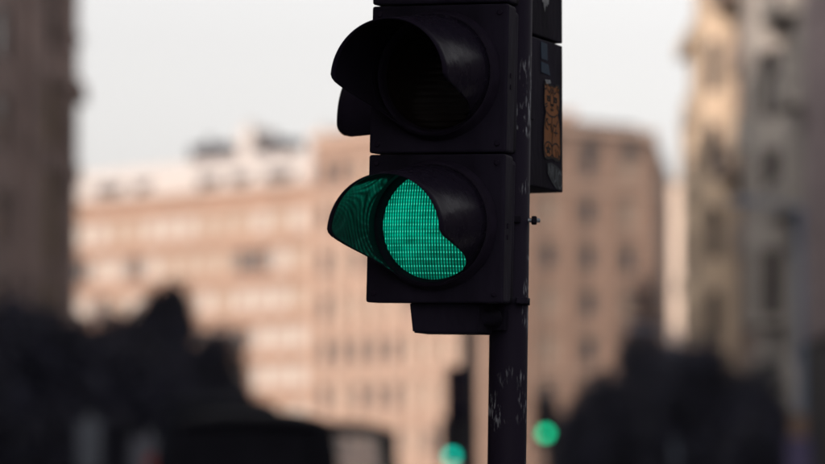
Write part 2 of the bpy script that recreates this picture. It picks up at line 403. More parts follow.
# corner pavilion beyond a deep slit
tx, ty0, ty1 = X(79, 144.2), 134.0, 144.2
poly = [(tx - 12, ty0), (tx - .9, ty0), (tx, ty0 + .9), (tx, ty1 - 1.0), (tx - .9, ty1), (tx - 12, ty1)]
pav = building('corner_pavilion', 'corner pavilion with corbelled top and ochre panes right of the stone house', poly,
    {1: (lambda L: [(L/2, L*.9)], [(7.7 + 4.0*k, 3.5) for k in range(6)]), 2: (lambda L: evenly(L, 3, 1.5, .5), rows_std(6, 7.7, 4.0, 2.3)), 3: (lambda L: [(L/2, .8)], rows_std(6, 7.7, 4.0, 2.3))},  # chamfer edge glazed almost fully to stand in for the recess's dark shade
    30, umber, brown_frame, [ochre_sheen_pane, ochre_sheen_pane, glass_dark], 4)
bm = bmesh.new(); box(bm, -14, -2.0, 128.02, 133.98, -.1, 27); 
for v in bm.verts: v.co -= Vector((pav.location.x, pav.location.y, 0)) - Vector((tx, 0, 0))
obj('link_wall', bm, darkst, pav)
def offp(k): return [(tx - 2, ty0 - k), (tx - .9 + k*.4, ty0 - k), (tx + k, ty0 + .9 - k*.4), (tx + k, ty1 - 1.0 + k*.4), (tx - .9 + k*.4, ty1 + k), (tx - 2, ty1 + k)]
for za, zb_, k in ((H(182, 142), H(165, 142), .12), (H(100, 142), H(84, 142), .34), (H(40, 142), H(34, 142), .16), (26.4, 27.3, .5)):
    bm = bmesh.new(); prism(bm, [(x - pav.location.x, y - pav.location.y) for x, y in offp(k)], za, zb_); obj('cornice', bm, umber, pav)
for y_ in (ty0 + .9, (ty0 + ty1)/2 - 1.35, (ty0 + ty1)/2 + 1.35):
    bm = bmesh.new(); box(bm, -.02, .22, -.3, .3, 6, 26); obj('pilaster', bm, umber, pav, Vector((tx, y_, 0)) - pav.location)
l2 = row_house('long_block', 'long dark stone block lining the left pavement beside the viewer', -110, 83.9, -XR, 30, umber, brown_frame, [glass_dark], 24, 6, 22, side=-1, ww=1.6)

row_house('added_low_block', 'unseen low dark block on the right, added for dark visor reflections', -60, 70, 34, 17, darkst, brown_frame, [glass_dark], 18, 2, 23, ww=1.6)  # out of view; added and darkened to keep the visor's reflections dark

# ------------------------------------------------------------------ trees
def leaf_mesh(seed, n, rx, rz, lobes=9, leaf=0.17):
    rnd = random.Random(seed); vs_, fs_ = [], []
    cl = []
    for _ in range(lobes):
        while True:
            p = Vector((rnd.uniform(-1, 1), rnd.uniform(-1, 1), rnd.uniform(-1, 1)))
            if .15 < p.length < .8: break
        cl.append((p, rnd.uniform(.32, .5)))
    cl.append((Vector((0, 0, 0)), .62))
    for k in range(n):
        c, r = rnd.choice(cl)
        v = Vector((rnd.gauss(0, 1), rnd.gauss(0, 1), rnd.gauss(0, 1))).normalized() * r * (rnd.random() ** .45 if rnd.random() > .14 else rnd.uniform(.9, 1.35))
        p = c + v; p = Vector((p.x * rx, p.y * rx, p.z * rz))
        a = Vector((rnd.gauss(0, 1), rnd.gauss(0, 1), rnd.gauss(0, 1))).normalized()
        b = a.orthogonal().normalized(); l = leaf * rnd.uniform(.6, 1.3)
        i = len(vs_); vs_ += [p - a*l, p + b*l*.5, p + a*l, p - b*l*.5]; fs_.append((i, i+1, i+2, i+3))
    me = bpy.data.meshes.new('crown'); me.from_pydata([tuple(v) for v in vs_], [], fs_); me.materials.append(leaf_m)
    return me
def tree(label, px, top, Y, r, seed, clear=2.0, group=None, n=5200):
    x = X(px, Y); h = H(top, Y); rt = root('street_tree', (x, Y, 0.12)); tag(rt, label, 'tree', group)
    rz = (h - clear) / 2 * 1.02; zc = h - rz
    rnd = random.Random(seed)
    bm = bmesh.new()
    lathe(bm, [(.19, -.01), (.14, .3), (.12, clear), (.08, zc), (.03, zc + rz*.5)], 10)
    tr = obj('trunk', bm, bark, rt)
    for k in range(5):
        bm = bmesh.new(); a = rnd.uniform(0, 6.28); L = r*.8
        M = Matrix.Translation((0, 0, clear + .25*k)) @ Matrix.Rotation(a, 4, 'Z') @ Matrix.Rotation(R(rnd.uniform(35, 60)), 4, 'Y')
        lathe(bm, [(.06, 0), (.045, L*.5), (.015, L)], 6, M); obj('limb', bm, bark, tr)
    obj('crown', leaf_mesh(seed, n * 2, r, rz, 14), leaf_m, rt, (0, 0, zc - .12))
    return rt
GL, GR = 'trees along the left pavement', 'trees along the right pavement'
tree('broad dark street tree at the far left below the stone house', 22, 310, 92, 2.7, 31, 1.5, GL, 7000)
tree('dark round street tree just right of the leftmost tree', 92, 318, 104, 2.4, 32, 1.5, GL, 7000)
tree('dark street tree between the stone house turret and the round tree', 78, 314, 114, 2.3, 37, 1.2, GL, 7000)
tree('dark street tree left of the tall narrow one', 128, 308, 122, 2.0, 33, 1.5, GL)
tree('tall narrow dark tree, highest of the left trees', 171, 292, 138, 1.3, 34, 5.5, GL)
tree('low dark tree at the right end of the left trees', 205, 335, 128, 1.75, 35, 1.2, GL)
tree('lowest dark bushy tree above the van roof', 226, 380, 118, 1.0, 36, 0.8, GL, 3000)
tree('dark street tree right of the signal pole beside the far green lamp', 604, 372, 146, 1.9, 41, 1.2, GR)
tree('low dark street tree nearest the signal pole on the right', 576, 412, 128, 1.2, 47, 0.8, GR, 3500)
tree('rounded dark street tree below the bright house gap', 652, 335, 152, 2.2, 42, 1.2, GR)
tree('tall slim dark tree against the corner building', 647, 262, 158, 1.35, 43, 4.5, GR, 450)
tree('dark street tree between the far lamp post and the beige house', 690, 352, 142, 1.9, 46, 1.2, GR)
tree('dark street tree in front of the beige house shopfront', 720, 348, 124, 2.1, 44, 1.2, GR)
tree('dark street tree at the foot of the grey house', 762, 392, 106, 1.5, 45, 1.2, GR, 4000)

# ------------------------------------------------------------------ vans, signs, lamp posts
def van(label, x0, Y, wd, L, ht, body_m, group, rz=0.0, glass=None):
    van_glass = glass or see_glass
    rt = root('panel_van', (x0, Y, 0.005), rz); tag(rt, label, 'van', group)
    a = wd / 2; wl = ht * .56                                   # waist line
    bm = bbox(-a, a, 0, L, .35, wl, .09, 3); b = obj('body', bm, body_m, rt)
    # roof as a crowned shell
    bm = bmesh.new(); nx, ny = 10, 8; g = []
    for j in range(ny + 1):
        row = []
        for i in range(nx + 1):
            u, v = -1 + 2*i/nx, j/ny
            e = 1 - abs(u) ** 3.2 * .55; f = 1 - abs(2*v - 1) ** 4 * .45
            row.append(bm.verts.new((u * (a - .13), .12 + v * (L*.74), ht - .24 + .24*e*f)))
        g.append(row)
    for j in range(ny):
        for i in range(nx):
            f = bm.faces.new((g[j][i], g[j][i+1], g[j+1][i+1], g[j+1][i])); f.smooth = True
    r_ = obj('roof', bm, body_m, rt)
    md = r_.modifiers.new('solid', 'SOLIDIFY'); md.thickness = .05
    zr = ht - .2
    def pillar(xb, yb, xt, yt, w_=.09):
        bm = bmesh.new(); q0 = Vector((xb, yb, wl - .05)); q1 = Vector((xt, yt, zr))
        vs0 = [bm.verts.new(q0 + Vector(c)) for c in ((-w_, -w_, 0), (w_, -w_, 0), (w_, w_, 0), (-w_, w_, 0))]
        vs1 = [bm.verts.new(q1 + Vector(c)) for c in ((-w_, -w_, 0), (w_, -w_, 0), (w_, w_, 0), (-w_, w_, 0))]
        for i in range(4): bm.faces.new((vs0[i], vs0[(i+1) % 4], vs1[(i+1) % 4], vs1[i]))
        bm.faces.new(vs0[::-1]); bm.faces.new(vs1); obj('pillar', bm, body_m, rt)
    for s_ in (-1, 1):
        pillar(s_*(a - .1), .12, s_*(a - .24), .2); pillar(s_*(a - .1), L*.38, s_*(a - .24), L*.38, .06)
        pillar(s_*(a - .1), L*.86, s_*(a - .24), L*.72, .06)
        bm = bmesh.new(); bm.faces.new([bm.verts.new(c) for c in ((s_*(a - .07), .2, wl), (s_*(a - .07), L*.85, wl), (s_*(a - .22), L*.72, zr), (s_*(a - .22), .26, zr))])
        obj('side_window', bm, van_glass, rt)
        for yy in (L*.16, L*.8):
            bm = bmesh.new(); lathe(bm, [(.2, -.11), (.33, -.1), (.35, -.05), (.35, .05), (.33, .1), (.2, .11)], 24, Matrix.Translation((s_*(a - .1), yy, .35)) @ Matrix.Rotation(R(90), 4, 'Y'))
            wo = obj('wheel', bm, tyre, rt)
            bm = bmesh.new(); lathe(bm, [(.05, -.115), (.2, -.125), (.2, .125), (.05, .115)], 20, Matrix.Translation((s_*(a - .1), yy, .35)) @ Matrix.Rotation(R(90), 4, 'Y'))
            obj('rim', bm, steel, wo)
        bm = bbox(s_*(a - .12) - .07, s_*(a - .12) + .07, -.03, .06, wl - .35, wl - .02, .02); obj('tail_light', bm, redlamp, rt)
        bm = bbox(s_*(a + .13) - .09, s_*(a + .13) + .09, L*.82, L*.87, wl + .05, wl + .38, .03); mi = obj('mirror', bm, darkrub, rt)
        bm = bbox(min(s_*(a - .06), s_*(a + .05)), max(s_*(a - .06), s_*(a + .05)), L*.84, L*.86, wl + .12, wl + .16); obj('mirror_arm', bm, darkrub, mi)
    for y0, y1, nm in ((.16, .22, 'rear_window'), (L*.87, L*.72, 'windscreen')):
        bm = bmesh.new(); bm.faces.new([bm.verts.new(c) for c in ((-a + .15, y0, wl), (a - .15, y0, wl), (a - .3, y1, zr), (-a + .3, y1, zr))]); obj(nm, bm, van_glass, rt)
    bm = bbox(-a + .03, a - .03, -.09, .02, .38, .6, .03); obj('bumper', bm, darkrub, rt)
    bm = bbox(-.26, .26, -.012, -.001, .75, .86); obj('number_plate', bm, white_frame, rt)
    return rt
tyre = mat('tyre_rubber', (0.02, 0.02, 0.02), .8, .3, .2, 20); darkrub = mat('bumper_plastic', (0.02, 0.02, 0.022), .6, .4, .2, 20)
redlamp = mat('red_lamp', (0.35, 0.02, 0.015), .25, .5, .1, 5)
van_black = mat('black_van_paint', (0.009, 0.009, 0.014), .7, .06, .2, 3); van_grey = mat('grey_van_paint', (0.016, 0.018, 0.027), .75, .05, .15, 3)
see_glass = van_glass = bpy.data.materials.new('tinted_glass'); van_glass.use_nodes = True
t = van_glass.node_tree; pb = t.nodes['Principled BSDF']; tr_ = t.nodes.new('ShaderNodeBsdfTransparent'); tr_.inputs[0].default_value = (.45, .45, .47, 1)
gl = t.nodes.new('ShaderNodeBsdfGlossy'); gl.inputs['Roughness'].default_value = .03; fr = t.nodes.new('ShaderNodeFresnel'); mx = t.nodes.new('ShaderNodeMixShader')
t.links.new(fr.outputs[0], mx.inputs[0]); t.links.new(tr_.outputs[0], mx.inputs[1]); t.links.new(gl.outputs[0], mx.inputs[2]); t.links.new(mx.outputs[0], t.nodes['Material Output'].inputs[0])
GV = 'vans waiting in the left lane'
van('black van with rounded roof, nearest vehicle at the bottom left', X(252, 36), 36, 1.9, 4.6, H(408, 36), van_black, GV, R(3), van_black)
van('dark van seen right of the black van, windows letting light through', X(330, 47), 47, 1.95, 4.8, H(421, 48), van_black, GV, R(2))
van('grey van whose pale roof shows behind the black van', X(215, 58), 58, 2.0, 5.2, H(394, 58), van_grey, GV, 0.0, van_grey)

def post_sign(label, px, y0, y1, wpx, Y, face_m, disc=None):
    rt = root('street_sign', (X(px, Y), Y, .12)); tag(rt, label, 'sign')
    z0, z1 = H(y1, Y) - .12, H(y0, Y) - .12; hw = wpx / F * Y / 2
    bm = bmesh.new(); lathe(bm, [(.04, -.01), (.04, z1 + .1), (.02, z1 + .13)], 12); obj('post', bm, steel, rt)
    bm = bbox(-hw, hw, -.075, -.05, z0, z1, .01); pn = obj('panel', bm, face_m, rt)
    if disc:
        bm = bmesh.new(); lathe(bm, [(disc, 0), (disc, .012)], 28, Matrix.Translation((hw*.25, -.0765, z0 + (z1 - z0)*.4)) @ TOY); obj('disc', bm, redlamp, pn)
    return rt
post_sign('blue-grey sign panel on a post before the dark trees, leftmost sign', 90, 421, 470, 24, 70, mat('sign_blue_grey', (0.10, 0.115, 0.15), .4, .5, .1, 3))
post_sign('pale sign panel with a red disc under the left trees', 149, 438, 480, 36, 72, mat('sign_pale_grey', (0.10, 0.105, 0.14), .4, .5, .1, 3), .15)

def lamp_post(label, px, top, Y, group):
    rt = root('street_lamp', (X(px, Y), Y, .12)); tag(rt, label, 'street lamp', group); h = H(top, Y) - .12
    bm = bmesh.new(); lathe(bm, [(.16, -.01), (.16, .9), (.12, 1.0), (.1, h*.6), (.075, h)], 16); obj('post', bm, bluesteel, rt)
    bm = bmesh.new(); M = Matrix.Translation((0, 0, h - .1)) @ Matrix.Rotation(R(-80), 4, 'Y'); lathe(bm, [(.05, 0), (.035, 1.1)], 10, M); a = obj('arm', bm, bluesteel, rt)
    bm = bbox(-1.75, -1.0, -.15, .15, h + .02, h + .18, .05, 3); obj('lantern', bm, bluesteel, rt)
    return rt
GP = 'lamp posts on the right pavement'
lamp_post('blue-grey lamp post in front of the mauve house, nearest on the right', 801, 205, 92, GP)
lamp_post('blue-grey lamp post before the trees below the bright gap', 675, 330, 138, GP)
# small orange and violet notice fixed to a stand at the foot of the near lamp post
rt = root('notice_board', (X(798, 90), 90, .12)); tag(rt, 'orange and violet notice board by the near right lamp post', 'notice board')
bm = bbox(-.2, .2, -.03, .0, H(437, 90) - .12, H(415, 90) - .12, .01); obj('panel', bm, mat('orange_print', (0.2, 0.12, 0.075), .5, .4, .1, 5), rt)
bm = bbox(-.3, .3, -.05, .0, H(480, 90) - .12, H(438, 90) - .12, .01); obj('panel', bm, mat('violet_print', (0.06, 0.045, 0.13), .5, .4, .2, 5), rt)
bm = bmesh.new(); lathe(bm, [(.04, -.01), (.04, H(412, 90) - .12)], 10, Matrix.Translation((0, .05, 0))); obj('post', bm, steel, rt)

# ------------------------------------------------------------------ signal head
SEC, SW, ZO = 0.2866, 0.277, 0.006
LENS_R = 0.104
def lens_material(name, colr, strength, lit):
    m = bpy.data.materials.new(name); m.use_nodes = True; t = m.node_tree; N = t.nodes; Lk = t.links; p = N['Principled BSDF']
    p.inputs['Base Color'].default_value = (*[c*.05 + .003 for c in colr], 1); p.inputs['Roughness'].default_value = .2; p.inputs['Specular IOR Level'].default_value = .3
    if not lit: return m
    tc = N.new('ShaderNodeTexCoord'); sp = N.new('ShaderNodeSeparateXYZ'); Lk.new(tc.outputs['Object'], sp.inputs[0])
    def mth(op, a, b=None, clamp=False):
        n = N.new('ShaderNodeMath'); n.operation = op; n.use_clamp = clamp
        for i, v in enumerate((a, b)):
            if v is None: continue
            if isinstance(v, (int, float)): n.inputs[i].default_value = v
            else: Lk.new(v, n.inputs[i])
        return n.outputs[0]
    def tri(src, pitch, sh=0.0):          # 0 at a seam, 1 at the middle of a cell
        f = mth('FRACT', mth('ADD', mth('DIVIDE', src, pitch), 100.0 + sh))
        return mth('SUBTRACT', 1.0, mth('ABSOLUTE', mth('SUBTRACT', mth('MULTIPLY', f, 2.0), 1.0)))
    col = tri(sp.outputs['X'], .0056); row = tri(sp.outputs['Z'], .0131); row2 = tri(sp.outputs['Z'], .00437)
    sc_ = mth('POWER', mth('MULTIPLY', col, 1.0, True), 1.6)
    seam = mth('SUBTRACT', 1.0, mth('MULTIPLY', row, 3.2, True))             # thin bright line along each row joint
    body = mth('ADD', .04, mth('MULTIPLY', sc_, 1.1))
    body = mth('MULTIPLY', body, mth('ADD', .72, mth('MULTIPLY', row2, .28)))
    shade = mth('ADD', .55, mth('MULTIPLY', mth('SUBTRACT', row, .1), .5))
    dots = mth('MULTIPLY', seam, mth('POWER', col, 2.0))
    nz = N.new('ShaderNodeTexNoise'); nz.inputs['Scale'].default_value = 30; nz.inputs['Detail'].default_value = 3
    mpn = N.new('ShaderNodeMapping'); mpn.inputs['Scale'].default_value = (1, 1, 2.2); Lk.new(tc.outputs['Object'], mpn.inputs[0]); Lk.new(mpn.outputs[0], nz.inputs['Vector'])
    nzv = mth('ADD', .1, mth('MULTIPLY', nz.outputs[0], 1.7))
    # bulb image: brighter left of the middle, along a horizontal bar
    dx = mth('DIVIDE', mth('ADD', sp.outputs['X'], .05), .12); dz = mth('DIVIDE', mth('SUBTRACT', sp.outputs['Z'], .006), .075)
    r2 = mth('ADD', mth('MULTIPLY', dx, dx), mth('MULTIPLY', dz, dz))
    glow = mth('ADD', .34, mth('MULTIPLY', mth('EXPONENT', mth('MULTIPLY', r2, -1.0)), 1.05))
    val = mth('MULTIPLY', mth('MULTIPLY', mth('MULTIPLY', body, shade), nzv), glow)
    tot = mth('MULTIPLY', mth('ADD', val, mth('MULTIPLY', dots, 1.25)), strength)
    mixc = N.new('ShaderNodeMix'); mixc.data_type = 'RGBA'; mixc.inputs[6].default_value = (*colr, 1); mixc.inputs[7].default_value = (.09, .95, .66, 1)
    Lk.new(mth('MULTIPLY', dots, .8, True), mixc.inputs[0])
    Lk.new(mixc.outputs[2], p.inputs['Emission Color']); Lk.new(tot, p.inputs['Emission Strength'])
    return m
green_lit = lens_material('green_lens_lit', (.003, .75, .46), .47, True)
def far_lamp(name, c, e):
    m = bpy.data.materials.new(name); m.use_nodes = True; pf = m.node_tree.nodes['Principled BSDF']
    pf.inputs['Base Color'].default_value = (0, .03, .02, 1); pf.inputs['Emission Color'].default_value = (*c, 1); pf.inputs['Emission Strength'].default_value = e
    return m
green_far = far_lamp('green_lens_facing', (.004, .78, .36), 2.3); teal_far = far_lamp('teal_lens_facing', (.0, .72, .52), 2.3)
amber_off = lens_material('amber_lens_off', (.12, .05, .02), 0, False); red_off = lens_material('red_lens_off', (.5, .03, .02), 0, False)

def visor_material(name, rough, grooves):
    m = bpy.data.materials.new(name); m.use_nodes = True; t = m.node_tree; N = t.nodes; p = N['Principled BSDF']
    p.inputs['IOR'].default_value = 1.22 if grooves else 1.38
    p.inputs['Base Color'].default_value = (.016, .0125, .023, 1); p.inputs['Specular IOR Level'].default_value = .18 if grooves else .04
    tc = N.new('ShaderNodeTexCoord'); nz = N.new('ShaderNodeTexNoise'); nz.inputs['Scale'].default_value = 22; nz.inputs['Detail'].default_value = 8
    t.links.new(tc.outputs['Object'], nz.inputs['Vector'])
    mr = N.new('ShaderNodeMapRange'); mr.inputs[1].default_value = .35; mr.inputs[2].default_value = .7; mr.inputs[3].default_value = rough*.75; mr.inputs[4].default_value = rough*1.35
    t.links.new(nz.outputs[0], mr.inputs[0]); t.links.new(mr.outputs[0], p.inputs['Roughness'])
    b = N.new('ShaderNodeBump'); b.inputs['Strength'].default_value = .05 if grooves else .25; b.inputs['Distance'].default_value = .004
    n2 = N.new('ShaderNodeTexNoise'); n2.inputs['Scale'].default_value = 40 if not grooves else 14; n2.inputs['Detail'].default_value = 3
    t.links.new(tc.outputs['Object'], n2.inputs['Vector']); t.links.new(n2.outputs[0], b.inputs['Height']); t.links.new(b.outputs[0], p.inputs['Normal'])
    return m
visor_out = visor_material('visor_outside', .26, False); visor_in = visor_material('visor_inside', .06, True)

def visor_mesh(L, lfun, r=0.1145, th=0.0022, tilt=7.4, base=0.026, a_max=math.pi, nseg=96, nl=11, round_end=False):
    """tunnel visor round -Y; lfun(v) gives the length share, v=-cos(angle from the top)"""
    bm = bmesh.new(); full = a_max >= math.pi - 1e-6
    cnt = nseg if full else nseg + 1
    tl = math.tan(R(tilt))
    def ring(rad):
        g = []
        for i in range(cnt):
            a = (-math.pi + 2*math.pi*i/nseg) if full else (-a_max + 2*a_max*i/nseg)
            ln = max(L * lfun(-math.cos(a)), .002)
            if round_end:
                e = (a_max - abs(a)) * rad
                if e < .03: ln -= .03 - math.sqrt(max(0, .03**2 - (.03 - e)**2))
            row = []; q1 = min(.036, ln * .6)
            for j in range(nl + 1):
                q = 0 if j == 0 else (q1 + (ln - q1) * (j - 1) / (nl - 1)); rr = rad * (1 - .03 * q / L)
                row.append(bm.verts.new((rr*math.sin(a), -base - q, rr*math.cos(a) - q*tl)))
            g.append(row)
        return g
    o, i_ = ring(r), ring(r - th)
    m = nseg
    for k in range(m):
        k2 = (k + 1) % cnt
        for j in range(nl):
            f = bm.faces.new((o[k][j], o[k][j+1], o[k2][j+1], o[k2][j])); f.smooth = True; f.material_index = 0
            f = bm.faces.new((i_[k][j], i_[k2][j], i_[k2][j+1], i_[k][j+1])); f.smooth = True; f.material_index = 1 if j else 2
        bm.faces.new((o[k][nl], i_[k][nl], i_[k2][nl], o[k2][nl])); bm.faces.new((o[k][0], o[k2][0], i_[k2][0], i_[k][0]))
    if not full:
        for k in (0, cnt - 1):
            for j in range(nl): bm.faces.new((o[k][j], o[k][j+1], i_[k][j+1], i_[k][j]))
    bmesh.ops.recalc_face_normals(bm, faces=bm.faces)
    me = bpy.data.meshes.new('visor'); bm.to_mesh(me); bm.free(); me.materials.append(visor_out); me.materials.append(visor_in); me.materials.append(collar_m); return me
PTS = [(-1, 1), (-.05, 1), (.04, .95), (.13, .83), (.25, .66), (.47, .33), (.63, .15), (.8, .05), (1, .02)]
def cutaway(v):
    for (a, fa), (b, fb) in zip(PTS, PTS[1:]):
        if v <= b: t_ = (v - a) / (b - a); return fa + (fb - fa) * t_
    return PTS[-1][1]
def lens_mesh():
    n = 150; vs_, fs_, idx = [], [], {}
    for j in range(n + 1):
        for i in range(n + 1):
            x, z = (-1 + 2*i/n)*LENS_R, (-1 + 2*j/n)*LENS_R; r2 = (x*x + z*z) / LENS_R**2
            if r2 > 1.03: continue
            if r2 > 1: k = 1/math.sqrt(r2); x *= k; z *= k; r2 = 1
            rel = .0008 * abs(math.sin(math.pi * z / .0131))
            idx[i, j] = len(vs_); vs_.append((x, -.004 - .02*(1 - r2) - rel, z))
    for j in range(n):
        for i in range(n):
            q = [(i, j), (i+1, j), (i+1, j+1), (i, j+1)]
            if all(c in idx for c in q): fs_.append([idx[c] for c in q])
    me = bpy.data.meshes.new('lens'); me.from_pydata(vs_, [], fs_)
    for p_ in me.polygons: p_.use_smooth = True
    return me
CUT = visor_mesh(.255, cutaway); LENS = lens_mesh()
def section(rt, z, lensm, visor, lid_depth=.055, depth=.11, inset=.014, SEC=SEC, bev=.010, ZO=ZO):
    a, h = SW/2, SEC/2 - .0012
    bm = bbox(-a + inset, a - inset, lid_depth - .01, depth, -h + bev*.4, h - bev*.4, bev, 3)
    sec = obj('signal_section', bm, plastic, rt, (0, 0, z))
    bm = bmesh.new(); box(bm, -a, a, 0, lid_depth, -h, h)
    for v in bm.verts:
        if v.co.y > .001: v.co.x *= .985; v.co.z *= .992
    bmesh.ops.bevel(bm, geom=bm.edges[:], offset=.006, segments=3, affect='EDGES', profile=.6)
    obj('door', bm, plastic, sec)
    # collar round the lens, stepping out of the door
    bm = bmesh.new(); n = 64
    prof = [(.125, .002), (.125, -.008), (.119, -.012), (.119, -.030), (.1105, -.030), (.1085, -.012), (.1035, -.004), (.1035, .002)]
    rings = [[bm.verts.new((r*math.sin(2*math.pi*i/n), y, r*math.cos(2*math.pi*i/n))) for i in range(n)] for r, y in prof]
    for A_, B_ in zip(rings, rings[1:]):
        for i in range(n): f = bm.faces.new((A_[i], A_[(i+1) % n], B_[(i+1) % n], B_[i])); f.smooth = True
    bmesh.ops.recalc_face_normals(bm, faces=bm.faces); obj('collar', bm, collar_m, sec, (0, 0, ZO))
    me = LENS.copy(); me.materials.clear(); me.materials.append(lensm); obj('lens', me, None, sec, (0, 0, ZO))
    if visor: obj('visor', visor, None, sec, (0, 0, ZO))
    for dz in (-.011, .011):      # latch slots in the door's side
        bm = bbox(a - .004, a + .0004, .022, .030, dz - .0045 - .005, dz + .0045 - .005); obj('latch_slot', bm, collar_m, sec)
    for sx in (-1, 1):
        for sz in (-1, 1):
            bm = bmesh.new(); lathe(bm, [(.0055, 0), (.0055, .0022), (.004, .003)], 12, Matrix.Translation((sx*(a - .017), .0003, sz*(h - .017))) @ TOY); obj('screw', bm, collar_m, sec)
    return sec

fc = at(435.0, 228.3, 7.0)
sig = root('traffic_signal', (fc.x, fc.y, fc.z)); sig.rotation_euler = (0, R(1.35), R(-20))
tag(sig, 'large black three-lamp traffic signal in focus, green lamp lit, hooded visors', 'traffic light', 'traffic signals')
for k, lm in enumerate((green_lit, amber_off, red_off)): section(sig, SEC*k, lm, CUT)
# lower bracket, a tapering box under the lowest lamp
def frustum(x0, x1, y0, y1, z0, z1, tx0, tx1, bev=.003):
    bm = bmesh.new(); v, _ = box(bm, x0, x1, y0, y1, z0, z1)
    for q in v:
        if q.co.z < (z0+z1)/2: q.co.x += tx0 if q.co.x < (x0+x1)/2 else tx1
    bmesh.ops.bevel(bm, geom=bm.edges[:], offset=bev, segments=2, affect='EDGES'); return bm
zb = -SEC/2
br = obj('bracket', frustum(-.060, .082, .03, .115, zb - .055, zb + .004, .008, -.002), plastic, sig)
bm = bmesh.new(); lathe(bm, [(.017, 0), (.017, .05), (.014, .055)], 20, Matrix.Translation((.094, .10, zb - .024)) @ Matrix.Rotation(R(-35), 4, 'Z') @ TOY); obj('cable_gland', bm, plastic, br)
bm = bmesh.new(); box(bm, .05, .105, .112, .150, zb - .045, zb - .006); obj('bracket_arm', bm, plastic, br)
zt = 2.5*SEC
br = obj('bracket', frustum(-.060, .082, .03, .115, zt + .0015, zt + .05, 0, 0), plastic, sig)
bm = bmesh.new(); box(bm, .05, .105, .112, .150, zt + .006, zt + .045); obj('bracket_arm', bm, plastic, br)

# ------------------------------------------------------------------ signal pole
pole_m = bpy.data.materials.new('chipped_dark_paint'); pole_m.use_nodes = True
t = pole_m.node_tree; N = t.nodes; p = N['Principled BSDF']; p.inputs['Roughness'].default_value = .6; p.inputs['Specular IOR Level'].default_value = .06
tc = N.new('ShaderNodeTexCoord')
def nnoise(scale, st, det=5):
    mp = N.new('ShaderNodeMapping'); mp.inputs['Scale'].default_value = st; t.links.new(tc.outputs['Object'], mp.inputs[0])
    n = N.new('ShaderNodeTexNoise'); n.inputs['Scale'].default_value = scale; n.inputs['Detail'].default_value = det; t.links.new(mp.outputs[0], n.inputs['Vector']); return n.outputs[0]
def ramp(src, a, b):
    m = N.new('ShaderNodeMapRange'); m.inputs[1].default_value = a; m.inputs[2].default_value = b; t.links.new(src, m.inputs[0]); return m.outputs[0]
def mul(a, b):
    m = N.new('ShaderNodeMath'); m.operation = 'MULTIPLY'; t.links.new(a, m.inputs[0])
    if isinstance(b, float): m.inputs[1].default_value = b
    else: t.links.new(b, m.inputs[1])
    return m.outputs[0]
fl = mul(ramp(nnoise(190, (1, 1, .22)), .535, .62), ramp(nnoise(13, (1, 1, .8), 2), .54, .62))
mixn = N.new('ShaderNodeMix'); mixn.data_type = 'RGBA'; mixn.inputs[6].default_value = (.018, .014, .026, 1); mixn.inputs[7].default_value = (.24, .25, .28, 1)
t.links.new(fl, mixn.inputs[0]); t.links.new(mixn.outputs[2], p.inputs['Base Color'])
bp = N.new('ShaderNodeBump'); bp.inputs['Strength'].default_value = .25; bp.inputs['Distance'].default_value = .002; t.links.new(fl, bp.inputs['Height']); t.links.new(bp.outputs[0], p.inputs['Normal'])

PY = 7.13; LEAN = R(.9)
pm_ = at(506.8, 464, PY)
pole_root = root('signal_pole', (pm_.x - (pm_.z - .12)*math.tan(LEAN), PY, .12)); pole_root.rotation_euler = (0, LEAN, 0)
tag(pole_root, 'dark steel pole with chipped paint carrying the focused signal', 'pole')
PR = .0375
bm = bmesh.new(); lathe(bm, [(PR, 0), (PR, 2.85)], 48); obj('shaft', bm, pole_m, pole_root)
bm = bmesh.new(); lathe(bm, [(PR + .002, 2.84), (PR + .002, 2.87), (.02, 2.89)], 32); obj('cap', bm, plastic, pole_root)
bm = bmesh.new(); lathe(bm, [(.11, .0), (.11, .015), (.05, .02), (PR + .003, .05)], 32); obj('base_plate', bm, plastic, pole_root)
def zpole(y): return (at(507, y, PY).z - .12) / math.cos(LEAN)
for yy in (301.5, -152):
    z = zpole(yy); bm = bmesh.new(); lathe(bm, [(PR - .002, z - .007), (PR + .003, z - .0065), (PR + .003, z + .0065), (PR - .002, z + .007)], 40); cl_ = obj('clamp', bm, plastic, pole_root)
    bm = bbox(.012, .034, -.052, -.03, z - .006, z + .006, .002); obj('clamp_lug', bm, plastic, cl_)
# through bolt sticking out on the right
zb2 = zpole(220.5); M = Matrix.Translation((-.0, -.012, zb2)) @ Matrix.Rotation(R(90), 4, 'Y')
bm = bmesh.new(); lathe(bm, [(.0042, -.02), (.0042, .056), (.003, .058)], 14, M); bo = obj('bolt', bm, steel, pole_root)
bm = bmesh.new(); lathe(bm, [(.0075, .041), (.0085, .043), (.0085, .049), (.0075, .051)], 6, M, False); obj('nut', bm, plastic, bo)
bm = bbox(-.032, .02, -.044, -.034, zb2 - .007, zb2 + .007, .003); obj('bolt_strap', bm, plastic, bo)

